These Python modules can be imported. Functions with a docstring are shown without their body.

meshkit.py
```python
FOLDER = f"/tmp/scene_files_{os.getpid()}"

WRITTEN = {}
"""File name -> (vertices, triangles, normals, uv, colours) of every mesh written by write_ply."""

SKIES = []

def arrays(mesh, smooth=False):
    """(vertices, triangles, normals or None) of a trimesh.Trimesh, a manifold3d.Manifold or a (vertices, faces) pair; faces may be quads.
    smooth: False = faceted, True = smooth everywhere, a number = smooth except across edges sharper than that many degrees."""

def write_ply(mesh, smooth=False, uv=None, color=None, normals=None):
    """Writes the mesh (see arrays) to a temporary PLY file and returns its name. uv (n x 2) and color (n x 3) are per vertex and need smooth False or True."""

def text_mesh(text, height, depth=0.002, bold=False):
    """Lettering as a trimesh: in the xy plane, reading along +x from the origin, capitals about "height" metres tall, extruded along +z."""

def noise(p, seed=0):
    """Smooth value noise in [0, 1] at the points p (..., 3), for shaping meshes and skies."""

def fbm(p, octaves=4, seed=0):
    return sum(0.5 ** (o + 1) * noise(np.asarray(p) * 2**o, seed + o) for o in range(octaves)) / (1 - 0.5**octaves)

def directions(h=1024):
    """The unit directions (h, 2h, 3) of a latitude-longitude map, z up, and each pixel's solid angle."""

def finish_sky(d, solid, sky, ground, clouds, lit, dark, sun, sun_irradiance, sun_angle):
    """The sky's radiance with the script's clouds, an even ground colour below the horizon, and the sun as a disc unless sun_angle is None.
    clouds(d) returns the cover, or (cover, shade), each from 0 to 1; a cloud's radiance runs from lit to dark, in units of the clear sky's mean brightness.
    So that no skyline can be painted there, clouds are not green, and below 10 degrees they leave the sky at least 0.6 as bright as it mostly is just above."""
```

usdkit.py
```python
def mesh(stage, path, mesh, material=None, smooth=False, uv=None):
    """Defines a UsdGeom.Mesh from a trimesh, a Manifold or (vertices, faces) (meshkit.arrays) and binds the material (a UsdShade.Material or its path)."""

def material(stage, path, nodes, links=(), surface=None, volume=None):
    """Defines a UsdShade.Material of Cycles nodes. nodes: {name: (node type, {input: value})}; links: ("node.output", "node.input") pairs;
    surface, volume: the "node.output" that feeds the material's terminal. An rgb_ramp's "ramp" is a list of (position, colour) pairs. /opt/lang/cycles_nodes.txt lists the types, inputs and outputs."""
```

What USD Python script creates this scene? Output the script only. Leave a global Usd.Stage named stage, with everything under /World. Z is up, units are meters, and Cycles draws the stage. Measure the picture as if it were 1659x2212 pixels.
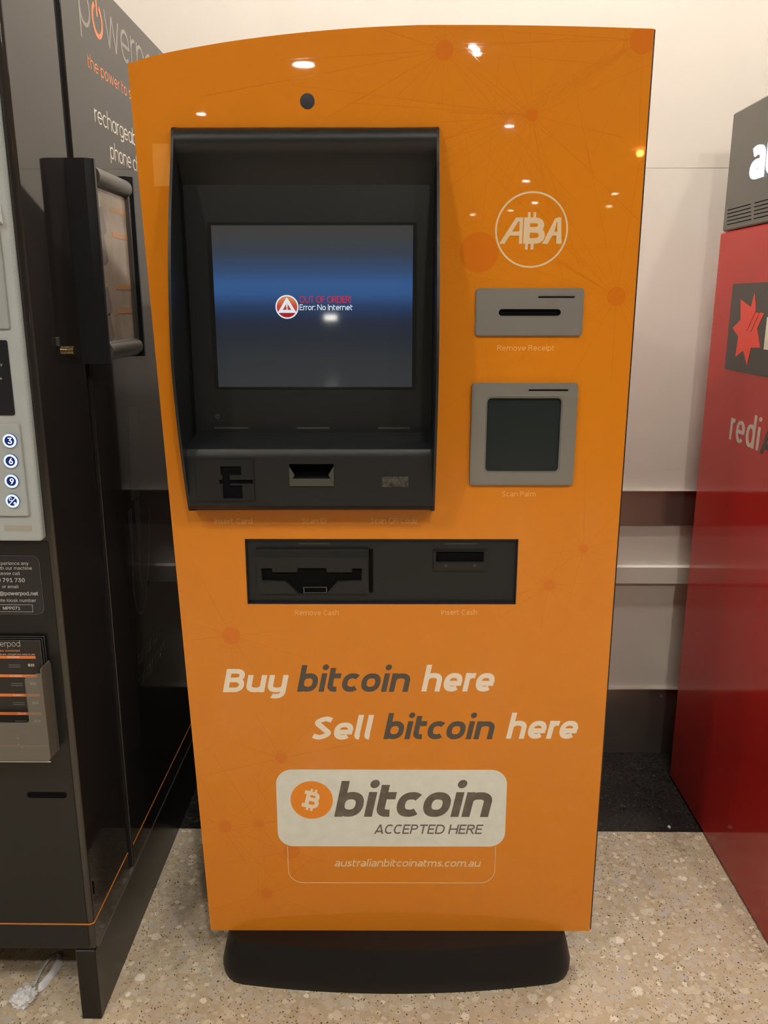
import math, random
import numpy as np
import trimesh
import shapely
from shapely import affinity
from shapely.geometry import Polygon, LineString, LinearRing, Point, box as sbox
from shapely.ops import unary_union
import manifold3d as m3
import meshkit, usdkit
from pxr import Usd, UsdGeom, UsdLux, Gf, Sdf

random.seed(7)
rng = np.random.default_rng(7)
stage = Usd.Stage.CreateInMemory()
UsdGeom.SetStageUpAxis(stage, "Z")
UsdGeom.SetStageMetersPerUnit(stage, 1.0)
UsdGeom.Xform.Define(stage, "/World")

# ------------------------------------------------------------------ camera
W, H, FPX = 1659, 2212, 1800.0
CAM = (0.0, -1.56, 1.45)
PITCH, YAW, ROLL = 14.2, 0.67, 0.0
EXPOSURE = 0.0
cam = UsdGeom.Camera.Define(stage, "/World/camera")
cam.AddTranslateOp().Set(Gf.Vec3d(*CAM))
cam.AddRotateZOp().Set(YAW)
cam.AddRotateXOp().Set(90.0 - PITCH)
cam.AddRotateZOp(opSuffix="roll").Set(ROLL)
HA = 36.0
cam.CreateHorizontalApertureAttr(HA)
cam.CreateVerticalApertureAttr(HA * H / W)
cam.CreateFocalLengthAttr(FPX / W * HA)
cam.CreateClippingRangeAttr(Gf.Vec2f(0.02, 100))
cam.CreateExposureAttr(EXPOSURE)

# ------------------------------------------------------------------ lights (ceiling downlights: x, y, radius, radiance, tint)
WARM = (1.0, 0.80, 0.56)
WHITE = (1.0, 0.93, 0.82)
CEIL = 3.3
LAMPS = [  # those that mirror in the glossy panel
    (-0.63, -5.81, 0.085, 150, WHITE), (-1.83, -7.64, 0.045, 110, WHITE), (1.39, -8.23, 0.05, 130, WHITE),
    (2.30, -12.5, 0.06, 120, WHITE), (2.98, -15.5, 0.06, 120, WHITE), (2.04, -17.8, 0.06, 90, WARM),
    (2.73, -16.9, 0.06, 90, WARM), (4.15, -14.1, 0.06, 90, WARM), (4.58, -16.1, 0.06, 90, WARM),
    # over the customers' floor
    (-1.35, -2.1, 0.08, 520, WHITE), (0.50, -2.9, 0.08, 820, WHITE), (1.35, -2.3, 0.08, 560, WHITE), (-2.8, -2.4, 0.08, 400, WHITE), (2.9, -2.5, 0.08, 400, WHITE),
    # along the wall behind the machines
    (-0.25, 0.60, 0.07, 600, WHITE), (0.74, 0.30, 0.07, 520, WHITE), (-2.2, 0.55, 0.07, 700, WHITE), (2.3, 0.5, 0.07, 700, WHITE),
]
TRIPLE = [(0.667, -5.26), (0.70, -5.34), (0.725, -5.45)]
RED_LAMP = (3.25, -9.66)

# ------------------------------------------------------------------ helpers
def srgb(r, g, b):
    f = lambda c: (c / 12.92 if c <= 0.04045 else ((c + 0.055) / 1.055) ** 2.4)
    return tuple(f(v / 255.0) for v in (r, g, b))

MATS = {}
def mat(name, color, rough=0.5, metallic=0.0, bump=0.0, bscale=200.0, vary=0.0, vscale=6.0, emit=None, estr=1.0, **kw):
    nodes = {"p": ("principled_bsdf", dict(base_color=color, roughness=rough, metallic=metallic, **kw))}
    links = []
    if emit is not None:
        nodes["p"][1].update(emission_color=emit, emission_strength=estr)
    if bump or vary:
        nodes["c"] = ("texture_coordinate", {})
    if vary:
        nodes["n2"] = ("noise_texture", {"scale": vscale, "detail": 4.0})
        nodes["r"] = ("rgb_ramp", {"ramp": [(0.3, tuple(max(0, c * (1 - vary)) for c in color)), (0.7, tuple(min(1, c * (1 + vary)) for c in color))]})
        links += [("c.object", "n2.vector"), ("n2.fac", "r.fac"), ("r.color", "p.base_color")]
    if bump:
        nodes["n"] = ("noise_texture", {"scale": bscale, "detail": 3.0})
        nodes["b"] = ("bump", {"strength": bump, "distance": 0.001})
        links += [("c.object", "n.vector"), ("n.fac", "b.height"), ("b.normal", "p.normal")]
    MATS[name] = usdkit.material(stage, f"/World/Looks/{name}", nodes, links, surface="p.BSDF")
    return MATS[name]

def emitter(name, color, strength):
    MATS[name] = usdkit.material(stage, f"/World/Looks/{name}", {"e": ("emission", {"color": color, "strength": strength})}, [], surface="e.emission")
    return MATS[name]

used = {}
def numbered(parent, name):
    k = used.get((parent, name), -1) + 1
    used[(parent, name)] = k
    return name if k == 0 else f"{name}_{k:03d}"

ORIGIN = {}
def thing(name, label=None, cat=None, loc=(0, 0, 0), rotz=0.0, group=None, kind=None):
    path = f"/World/{numbered('/World', name)}"
    x = UsdGeom.Xform.Define(stage, path)
    x.AddTranslateOp().Set(Gf.Vec3d(*loc))
    if rotz:
        x.AddRotateZOp().Set(rotz)
    ORIGIN[path] = np.array(loc, float)
    tag(x.GetPrim(), label, cat, group, kind)
    return path

def tag(prim, label=None, cat=None, group=None, kind=None):
    for k, v in (("label", label), ("category", cat), ("group", group), ("kind", kind)):
        if v:
            prim.SetCustomDataByKey(k, v)

def part(parent, name, mesh, m, smooth=30, label=None, kind=None):
    """One mesh below parent; its points are given in the parent thing's own unrotated frame, in world metres."""
    path = f"{parent}/{numbered(parent, name)}"
    off = ORIGIN[parent]
    ORIGIN[path] = off
    v, f, n = meshkit.arrays(mesh, False)
    p = usdkit.mesh(stage, path, trimesh.Trimesh(v - off, f, process=False), m, smooth=smooth)
    tag(p.GetPrim(), label, None, None, kind)
    return path

def solo(name, mesh, m, label=None, cat=None, group=None, kind=None, smooth=30):
    path = f"/World/{numbered('/World', name)}"
    ORIGIN[path] = np.zeros(3)
    p = usdkit.mesh(stage, path, mesh, m, smooth=smooth)
    tag(p.GetPrim(), label, cat, group, kind)
    return path

def cat_(ms):
    return trimesh.util.concatenate(list(ms))

def bx(x0, x1, y0, y1, z0, z1, c=0.0):
    x0, x1 = sorted((x0, x1)); y0, y1 = sorted((y0, y1)); z0, z1 = sorted((z0, z1))
    if not c:
        m = trimesh.creation.box([x1 - x0, y1 - y0, z1 - z0])
        m.apply_translation([(x0 + x1) / 2, (y0 + y1) / 2, (z0 + z1) / 2])
        return m
    pts = []
    for sx, X in ((1, x0), (-1, x1)):
        for sy, Y in ((1, y0), (-1, y1)):
            for sz, Z in ((1, z0), (-1, z1)):
                pts += [(X + sx * c, Y + sy * c, Z), (X + sx * c, Y, Z + sz * c), (X, Y + sy * c, Z + sz * c)]
    return trimesh.convex.convex_hull(np.array(pts))

def polys(g):
    if g.geom_type == "Polygon":
        return [g]
    return [p for p in getattr(g, "geoms", []) if p.geom_type == "Polygon" and p.area > 1e-10]

def extrude(g, d):
    return cat_(trimesh.creation.extrude_polygon(p, d, engine="earcut") for p in polys(g))

AX = {  # local (a, b, h) -> world, for faces that look to -y, +x, -x
    "front": lambda v, o: np.stack([v[:, 0], o - v[:, 2], v[:, 1]], 1),
    "right": lambda v, o: np.stack([o + v[:, 2], v[:, 0], v[:, 1]], 1),
    "left": lambda v, o: np.stack([o - v[:, 2], -v[:, 0], v[:, 1]], 1),
}
def plate(g, at, d, face="front", chamfer=0.0):
    """Polygon g in the face's plane, from `at` (its back) outwards by d."""
    if chamfer:
        ms = [extrude(g, d - chamfer)]
        steps = 3
        for k in range(steps):
            a = (k + 1) / steps * math.pi / 2
            inset = chamfer * (1 - math.cos(a)) if k < steps - 1 else chamfer
            lay = extrude(g.buffer(-inset, join_style="round"), d - chamfer + chamfer * math.sin(a))
            ms.append(lay)
        m = cat_(ms)
    else:
        m = extrude(g, d)
    m = trimesh.Trimesh(AX[face](np.array(m.vertices), at), m.faces, process=False)
    return m

def rrect(x0, x1, z0, z1, r, q=6):
    return sbox(x0 + r, z0 + r, x1 - r, z1 - r).buffer(r, quad_segs=q)

def prism_x(yz, x0, x1):
    m = trimesh.creation.extrude_polygon(Polygon(yz), x1 - x0, engine="earcut")
    v = np.array(m.vertices)
    return trimesh.Trimesh(np.stack([x0 + v[:, 2], v[:, 0], v[:, 1]], 1), m.faces, process=False)

def sub(a, *bs):
    ms = [trimesh.Trimesh(x.vertices, x.faces, process=True) for x in (a, *bs)]
    return trimesh.boolean.difference(ms, engine="manifold")

def tube(pts, r, n=8):
    """A round bar along a polyline."""
    p = np.asarray(pts, float)
    t = np.gradient(p, axis=0); t /= np.linalg.norm(t, axis=1, keepdims=True)
    a = np.cross(t, np.where(np.abs(t[:, 2:]) < 0.9, [0, 0, 1.0], [1.0, 0, 0])); a /= np.linalg.norm(a, axis=1, keepdims=True)
    b = np.cross(t, a); ang = np.arange(n) * 2 * np.pi / n
    v = (p[:, None] + r * (np.cos(ang)[None, :, None] * a[:, None] + np.sin(ang)[None, :, None] * b[:, None])).reshape(-1, 3)
    f = []
    for i in range(len(p) - 1):
        for j in range(n):
            k = (j + 1) % n
            f += [[i * n + j, i * n + k, (i + 1) * n + k], [i * n + j, (i + 1) * n + k, (i + 1) * n + j]]
    for j in range(1, n - 1):
        f += [[0, j + 1, j], [(len(p) - 1) * n, (len(p) - 1) * n + j, (len(p) - 1) * n + j + 1]]
    return trimesh.Trimesh(v, f, process=False)

def cyl_y(x, y0, y1, z, r, n=32):
    return plate(Point(x, z).buffer(r, quad_segs=n // 4), max(y0, y1), abs(y1 - y0))

# ------------------------------------------------------------------ a stroke alphabet (humanist sans) for the lettering
def se(cx, cy, rx, ry, a0, a1, p=2.35, n=28):
    a = np.radians(np.linspace(a0, a1, n))
    c, s = np.cos(a), np.sin(a)
    return [(cx + rx * np.sign(u) * abs(u) ** (2 / p), cy + ry * np.sign(v) * abs(v) ** (2 / p)) for u, v in zip(c, s)]

def spline(pts, n=10):
    p = [np.array(q, float) for q in pts]
    p = [2 * p[0] - p[1]] + p + [2 * p[-1] - p[-2]]
    out = []
    for i in range(1, len(p) - 2):
        for t in np.linspace(0, 1, n, endpoint=False):
            out.append(tuple(0.5 * (2 * p[i] + (p[i + 1] - p[i - 1]) * t + (2 * p[i - 1] - 5 * p[i] + 4 * p[i + 1] - p[i + 2]) * t * t + (3 * p[i] - p[i - 1] - 3 * p[i + 1] + p[i + 2]) * t ** 3)))
    return out + [tuple(p[-2])]

XH, CAPH, ASC, DESC = 0.52, 0.70, 0.75, -0.19
def glyph(c, w, wd=1.0, geo=False):
    """(polygon, advance) of one letter with stroke width w."""
    s = w / 2
    x = XH
    B = (0.50 if not geo else 0.53) * wd
    p = 2.35 if not geo else 2.0
    cx, cy, rx, ry = B / 2, x / 2, B / 2 - s, x / 2 - s
    L, rings, extra, clip = [], [], [], None
    full = lambda cx=cx, cy=cy, rx=rx, ry=ry: rings.append(se(cx, cy, rx, ry, 0, 360, p, 48)[:-1])
    arch = [(s, 0.0), (s, x - s - ry * 0.75)] + se(cx, x - s - ry * 0.75, rx, ry * 0.75, 180, 0, p)[1:] + [(B - s, 0)]
    adv = B
    if c == "o": full()
    elif c == "a" and geo: full(); L.append([(B - s, 0), (B - s, x)])
    elif c == "a":
        adv = 0.45 * wd; xr = adv - s
        L.append([(xr, 0), (xr, x - s - 0.13)] + se(xr / 2 + 0.01, x - s - 0.13, xr / 2 - 0.01, 0.13, 0, 128, p))
        full((s + xr) / 2, s + (0.31 - w) / 2, (xr - s) / 2, (0.31 - w) / 2)
    elif c == "b": full(); L.append([(s, 0), (s, ASC)])
    elif c == "d": full(); L.append([(B - s, 0), (B - s, ASC)])
    elif c == "p": full(); L.append([(s, DESC), (s, x)])
    elif c == "q": full(); L.append([(B - s, DESC), (B - s, x)])
    elif c == "g": full(); L.append([(B - s, x), (B - s, DESC + s + 0.13)] + se(cx, DESC + s + 0.13, rx, 0.13, 0, -140, p))
    elif c == "c": L.append(se(cx, cy, rx, ry, 48, 312, p)); adv = B * 0.88
    elif c == "e":
        L.append(se(cx, cy, rx, ry, 0, 312, p)); L.append([(s, cy), (B - s * 0.4, cy)]) if w < 0.1 else L.append([(s, cy - 0.03), (B - w * 0.1, cy - 0.03)]); adv = B * 0.98
    elif c == "h": L += [arch, [(s, 0), (s, ASC)]]
    elif c == "n": L += [arch, [(s, 0), (s, x)]]
    elif c == "m":
        q = B * 0.86
        for k in (0, 1):
            o = k * (q - w)
            L.append([(s + o, 0), (s + o, x - s - ry * 0.7)] + se(q / 2 + o, x - s - ry * 0.7, q / 2 - s, ry * 0.7, 180, 0, p)[1:] + [(q - s + o, 0)])
        L.append([(s, 0), (s, x)]); adv = 2 * q - w
    elif c == "u": L += [[(s, x), (s, s + ry * 0.75)] + se(cx, s + ry * 0.75, rx, ry * 0.75, 180, 360, p)[1:] + [(B - s, x)], [(B - s, 0), (B - s, x)]]
    elif c == "y": L += [[(s, x), (s, s + ry * 0.75)] + se(cx, s + ry * 0.75, rx, ry * 0.75, 180, 360, p)[1:] + [(B - s, x)], [(B - s, x), (B - s, DESC + s + 0.14)] + se(cx, DESC + s + 0.14, rx, 0.14, 0, -120, p)]
    elif c == "i": L.append([(s, 0), (s, x)]); extra.append(Point(s, 0.69).buffer(max(w * 0.58, 0.045))); adv = w
    elif c == "l": L.append([(s, ASC), (s, s + 0.09)] + se(s + 0.09, s + 0.09, 0.09, 0.09, 180, 265, p)); adv = w + 0.06
    elif c == "r": L += [[(s, 0), (s, x)], [(s, x - s - ry * 0.8)] + se(s + rx * 0.95, x - s - ry * 0.75, rx * 0.95, ry * 0.75, 175, 82, p)]; adv = s + rx * 1.05
    elif c == "s" or c == "S":
        h = x if c == "s" else CAPH; q = (0.40 if c == "s" else 0.50) * wd
        L.append(spline([(q - s * 0.5 - 0.02, h - s - 0.035 * h / x), (q * 0.56, h - s), (s + 0.012, h * 0.745), (q * 0.5, h * 0.505), (q - s - 0.008, h * 0.265), (q * 0.44, s), (s * 0.5, s + 0.035 * h / x)]))
        adv = q
    elif c == "t": L += [[(s, 0.67), (s, s + 0.12)] + se(s + 0.14, s + 0.12, 0.14, 0.12, 180, 285, p), [(s, x - s), (0.31 * wd, x - s)]]; adv = 0.31 * wd
    elif c == "v": L.append([(s * 0.3, x * 1.1), (B * 0.46, -0.01 + s * 0.4), (B * 0.92 - s * 0.3, x * 1.1)]); clip = (0, x); adv = B * 0.92
    elif c == "w": q = B * 1.5; L.append([(s * 0.4, x * 1.06), (q * 0.27, s * 0.2), (q * 0.5, x * 0.98), (q * 0.73, s * 0.2), (q - s * 0.4, x * 1.06)]); clip = (0, x); adv = q
    elif c == ".": extra.append(Point(s, w * 0.5).buffer(w * 0.6)); adv = w * 1.1
    elif c == ":": extra += [Point(s, w * 0.5).buffer(w * 0.6), Point(s, x - w * 0.5).buffer(w * 0.6)]; adv = w * 1.1
    elif c == "!": L.append([(s, CAPH), (s, 0.22)]); extra.append(Point(s, w * 0.55).buffer(w * 0.6)); adv = w
    elif c == " ": adv = 0.17
    else:
        q = {"A": .62, "B": .53, "C": .58, "D": .62, "E": .46, "F": .44, "H": .62, "I": w / wd, "M": .78, "N": .64, "O": .70, "P": .52, "Q": .70, "R": .55, "T": .54, "U": .60}[c] * wd
        h = CAPH; adv = q
        P = 2.3 if not geo else 2.0
        if c == "A": L += [[(s * 0.2, -0.1), (q / 2, h - s * 0.2), (q - s * 0.2, -0.1)], [(q * 0.2, h * 0.25), (q * 0.8, h * 0.25)]]; clip = (0, h)
        elif c in "BPR":
            t = h * (0.52 if c != "B" else 0.53)
            L += [[(s, 0), (s, h)], [(s, h - s), (q * 0.5, h - s)] + se(q * 0.5, (h - s + t) / 2, q * 0.45 - s, (h - s - t) / 2, 90, -90, P)[1:] + [(s, t)]]
            if c == "B": L.append([(s, t), (q * 0.52, t)] + se(q * 0.52, (t + s) / 2, q * 0.48 - s, (t - s) / 2, 90, -90, P)[1:] + [(s, s)])
            if c == "R": L.append([(q * 0.45, t), (q - s * 0.5, -0.02)]); clip = (0, h)
        elif c == "C": L.append(se(q * 0.52, h / 2, q * 0.52 - s, h / 2 - s, 50, 310, P)); adv = q * 0.95
        elif c in "OQ":
            rings.append(se(q / 2, h / 2, q / 2 - s, h / 2 - s, 0, 360, P, 56)[:-1])
            if c == "Q": L.append([(q * 0.52, 0.03), (q * 0.72, -0.13)])
        elif c == "D": rings.append([(s, s), (q * 0.45, s)] + se(q * 0.45, h / 2, q * 0.55 - s, h / 2 - s, -90, 90, P) + [(s, h - s)])
        elif c in "EF":
            L += [[(s, 0), (s, h)], [(s, h - s), (q, h - s)], [(s, h * 0.52), (q * 0.9, h * 0.52)]]
            if c == "E": L.append([(s, s), (q, s)])
        elif c == "H": L += [[(s, 0), (s, h)], [(q - s, 0), (q - s, h)], [(s, h * 0.52), (q - s, h * 0.52)]]
        elif c == "I": L.append([(s, 0), (s, h)])
        elif c == "M": L += [[(s, 0), (s, h)], [(q - s, 0), (q - s, h)], [(s, h), (q / 2, h * 0.2), (q - s, h)]]; clip = (0, h)
        elif c == "N": L += [[(s, 0), (s, h)], [(q - s, 0), (q - s, h)], [(s, h), (q - s, 0)]]; clip = (0, h)
        elif c == "T": L += [[(q / 2, 0), (q / 2, h)], [(0, h - s), (q, h - s)]]
        elif c == "U": L.append([(s, h), (s, s + 0.2)] + se(q / 2, s + 0.2, q / 2 - s, 0.2, 180, 360, P) + [(q - s, h)])
    join = dict(join_style="mitre", mitre_limit=3.0) if c in "AMNvw" else dict(join_style="round", quad_segs=5)
    g = [LineString(q).buffer(s, cap_style="flat", **join) for q in L] + [LinearRing(q).buffer(s, quad_segs=5) for q in rings] + extra
    g = unary_union(g) if g else Polygon()
    if clip:
        g = g.intersection(sbox(-1, clip[0], 3, clip[1]))
    return g, adv

def word(text, w, wd=1.0, slant=0.0, gap=0.085, geo=False, skip=""):
    x, out = 0.0, []
    for c in text:
        g, a = glyph(c, w, wd, geo)
        if not g.is_empty and c not in skip:
            out.append(affinity.translate(g, x, 0))
        x += a + gap
    g = unary_union(out)
    return affinity.affine_transform(g, [1, slant, 0, 1, 0, 0])

def fit(g, x0, x1, zb, zt, ref=CAPH):
    """Scale lettering so that it spans x0..x1 and `ref` of its height spans zb..zt."""
    a0, _, a1, _ = g.bounds
    kx, kz = (x1 - x0) / (a1 - a0), (zt - zb) / ref
    return affinity.affine_transform(g, [kx, 0, 0, kz, x0 - a0 * kx, zb]).simplify(min(kx, kz) * 0.002)

def tiny(text, x1, zb, cap, at, face="front", bold=False, align="r", squeeze=1.0, d=0.0004):
    """Small print in the kit's own typeface; x1 is its right (or left) end."""
    m = meshkit.text_mesh(text, cap, d, bold)
    v = np.array(m.vertices); v[:, 0] *= squeeze
    wdt = v[:, 0].max()
    v[:, 0] += (x1 - wdt) if align == "r" else x1 if align == "l" else x1 - wdt / 2
    v[:, 1] += zb
    return trimesh.Trimesh(AX[face](v, at), m.faces, process=False)

# ------------------------------------------------------------------ materials
mat("wall_paint", (0.68, 0.625, 0.575), 0.55, bump=0.12, bscale=260, vary=0.015, vscale=2)
mat("far_wall_paint", (0.62, 0.57, 0.51), 0.6)
mat("ceiling_paint", (0.72, 0.70, 0.66), 0.7)
mat("grout", (0.60, 0.50, 0.33), 0.6)
mat("rail_laminate", (0.68, 0.64, 0.59), 0.4)
mat("orange_panel", (0.64, 0.215, 0.012), 0.018, bump=0.006, bscale=14, specular_ior_level=0.5)
mat("orange_dot", (0.617, 0.168, 0.011), 0.018)
mat("orange_line", (0.595, 0.188, 0.011), 0.05)
mat("print_pale", (0.70, 0.55, 0.36), 0.08)
mat("print_faint", (0.80, 0.44, 0.15), 0.08)
mat("print_white", (0.78, 0.70, 0.58), 0.08)
mat("print_grey", (0.072, 0.062, 0.052), 0.08)
mat("badge_white", (0.66, 0.68, 0.63), 0.22, vary=0.05, vscale=40)
mat("badge_grey", (0.115, 0.10, 0.085), 0.22, vary=0.25, vscale=45)
mat("badge_line", (0.13, 0.125, 0.115), 0.25)
mat("coin_orange", (0.75, 0.24, 0.012), 0.2)
mat("coin_white", (0.75, 0.66, 0.50), 0.2)
mat("panel_edge", (0.018, 0.012, 0.014), 0.35)
mat("black_powder", (0.0095, 0.0118, 0.0142), 0.40, bump=0.2, bscale=900, specular_ior_level=0.4)
mat("black_plastic", (0.0090, 0.0112, 0.0135), 0.36, bump=0.1, bscale=700, specular_ior_level=0.4)
mat("black_gloss", (0.010, 0.011, 0.012), 0.2)
mat("black_pit", (0.0022, 0.0022, 0.0025), 0.8, specular_ior_level=0.1)
mat("base_black", (0.006, 0.0064, 0.0068), 0.42, bump=0.2, bscale=500, specular_ior_level=0.3)
mat("mark_grey", (0.035, 0.035, 0.033), 0.5)
mat("dark_metal", (0.10, 0.11, 0.10), 0.3, 0.6)
mat("plate_aluminium", (0.285, 0.285, 0.278), 0.34, 0.6, bump=0.1, bscale=900)
mat("lens_dark", (0.012, 0.012, 0.02), 0.12)
mat("smoked_glass", (0.016, 0.024, 0.026), 0.05)
mat("steel_rail", (0.30, 0.26, 0.24), 0.22, 0.8)
mat("steel_bright", (0.75, 0.72, 0.68), 0.2, 0.9)
mat("machine_black", (0.021, 0.0185, 0.018), 0.05, bump=0.006, bscale=9, specular_ior_level=0.75)
mat("machine_front", (0.0090, 0.0105, 0.0105), 0.34, specular_ior_level=0.4)
mat("skirt_black", (0.011, 0.010, 0.0095), 0.30, specular_ior_level=0.35)
mat("seam_black", (0.006, 0.007, 0.010), 0.5)
mat("machine_grey_print", (0.24, 0.215, 0.195), 0.06)
mat("machine_dim_print", (0.046, 0.041, 0.038), 0.07)
mat("machine_orange_print", (0.72, 0.20, 0.055), 0.06)
mat("pin_orange", (0.55, 0.19, 0.03), 0.2)
mat("machine_white_print", (0.72, 0.66, 0.58), 0.06)
mat("fascia_grey", (0.37, 0.41, 0.42), 0.34, vary=0.04, vscale=9)
mat("fascia_light", (0.52, 0.55, 0.56), 0.3)
mat("sticker_pale", (0.33, 0.32, 0.28), 0.5)
mat("label_black", (0.016, 0.017, 0.022), 0.22)
mat("label_line", (0.11, 0.11, 0.11), 0.3)
mat("label_text", (0.42, 0.42, 0.42), 0.3)
mat("frame_black", (0.015, 0.016, 0.020), 0.28)
mat("frame_roll", (0.12, 0.108, 0.098), 0.3, 0.3)
mat("poster_paper", (0.44, 0.34, 0.27), 0.12, vary=0.2, vscale=14)
mat("poster_orange", (0.62, 0.30, 0.14), 0.12)
mat("poster_grey", (0.24, 0.19, 0.17), 0.12)
mat("leaflet_black", (0.012, 0.012, 0.013), 0.25)
mat("leaflet_edge", (0.12, 0.12, 0.12), 0.4)
mat("brass", (0.62, 0.50, 0.26), 0.25, 1.0)
mat("litter_white", (0.72, 0.72, 0.74), 0.5, vary=0.06, vscale=60)
mat("atm_red", (0.45, 0.015, 0.012), 0.10, bump=0.02, bscale=25, specular_ior_level=0.36)
mat("atm_sign_grey", (0.105, 0.098, 0.086), 0.35)
mat("atm_label_black", (0.032, 0.028, 0.024), 0.25)
mat("atm_star", (0.75, 0.040, 0.018), 0.25)
mat("atm_pale", (0.55, 0.44, 0.38), 0.25)
mat("atm_cream", (0.75, 0.68, 0.52), 0.25)
mat("lamp_trim", (0.8, 0.78, 0.74), 0.4)
mat("kiosk_body", (0.020, 0.021, 0.022), 0.35)
emitter("key_ring_light", (0.55, 0.66, 1.0), 1.5)
emitter("key_blue", (0.05, 0.07, 0.40), 0.35)
emitter("key_number_light", (0.85, 0.90, 1.0), 1.5)
emitter("sign_light", (0.80, 0.85, 1.0), 1.7)
emitter("screen_white", (0.85, 0.9, 0.95), 0.85)
emitter("screen_red", (0.75, 0.02, 0.05), 0.85)
emitter("shop_glow", (1.0, 0.62, 0.22), 2.2)

# terrazzo: pale and lilac chips of two sizes and black specks in a tan binder
def terrazzo(name, binder, chips, specks, s1, s2, s3, rough, speck_at):
    n = {"g": ("geometry", {}),
         "v1": ("voronoi_texture", {"scale": s1, "randomness": 1.0}), "v2": ("voronoi_texture", {"scale": s2, "randomness": 1.0}), "v3": ("voronoi_texture", {"scale": s3, "randomness": 1.0}),
         "nz": ("noise_texture", {"scale": 90.0, "detail": 2.0}), "ad": ("mix", {"mix_type": "add", "fac": 0.014}),
         "m1": ("map_range", {"from_min": 0.50, "from_max": 0.40, "to_min": 0.0, "to_max": 1.0, "clamp": True}),
         "m2": ("map_range", {"from_min": 0.52, "from_max": 0.42, "to_min": 0.0, "to_max": 1.0, "clamp": True}),
         "m3": ("map_range", {"from_min": 0.30, "from_max": 0.22, "to_min": 0.0, "to_max": 1.0, "clamp": True}),
         "h1": ("separate_color", {}), "h2": ("separate_color", {}), "h3": ("separate_color", {}),
         "g1": ("math", {"math_type": "less_than", "value2": 0.68}), "a1": ("math", {"math_type": "multiply"}),
         "g2": ("math", {"math_type": "less_than", "value2": 0.75}), "a2": ("math", {"math_type": "multiply"}),
         "g3": ("math", {"math_type": "less_than", "value2": speck_at}), "a3": ("math", {"math_type": "multiply"}),
         "r1": ("rgb_ramp", {"ramp": chips, "interpolate": True}), "r2": ("rgb_ramp", {"ramp": chips, "interpolate": True}), "rs": ("rgb_ramp", {"ramp": specks}),
         "nb": ("noise_texture", {"scale": 7.0, "detail": 4.0}), "rb": ("rgb_ramp", {"ramp": binder}),
         "x2": ("mix", {}), "x1": ("mix", {}), "x3": ("mix", {}),
         "p": ("principled_bsdf", {"roughness": rough, "specular_ior_level": 0.4})}
    l = [("g.position", "ad.color1"), ("nz.color", "ad.color2"), ("g.position", "nz.vector"), ("g.position", "nb.vector"), ("nb.fac", "rb.fac")]
    for k in "123":
        l += [("ad.color", f"v{k}.vector"), (f"v{k}.distance", f"m{k}.value"), (f"v{k}.color", f"h{k}.color"), (f"h{k}.r", f"g{k}.value1"), (f"m{k}.result", f"a{k}.value1"), (f"g{k}.value", f"a{k}.value2")]
    l += [("h1.g", "r1.fac"), ("h2.g", "r2.fac"), ("h3.g", "rs.fac"),
          ("rb.color", "x2.color1"), ("r2.color", "x2.color2"), ("a2.value", "x2.fac"),
          ("x2.color", "x1.color1"), ("r1.color", "x1.color2"), ("a1.value", "x1.fac"),
          ("x1.color", "x3.color1"), ("rs.color", "x3.color2"), ("a3.value", "x3.fac"), ("x3.color", "p.base_color")]
    MATS[name] = usdkit.material(stage, f"/World/Looks/{name}", n, l, surface="p.BSDF")

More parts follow.
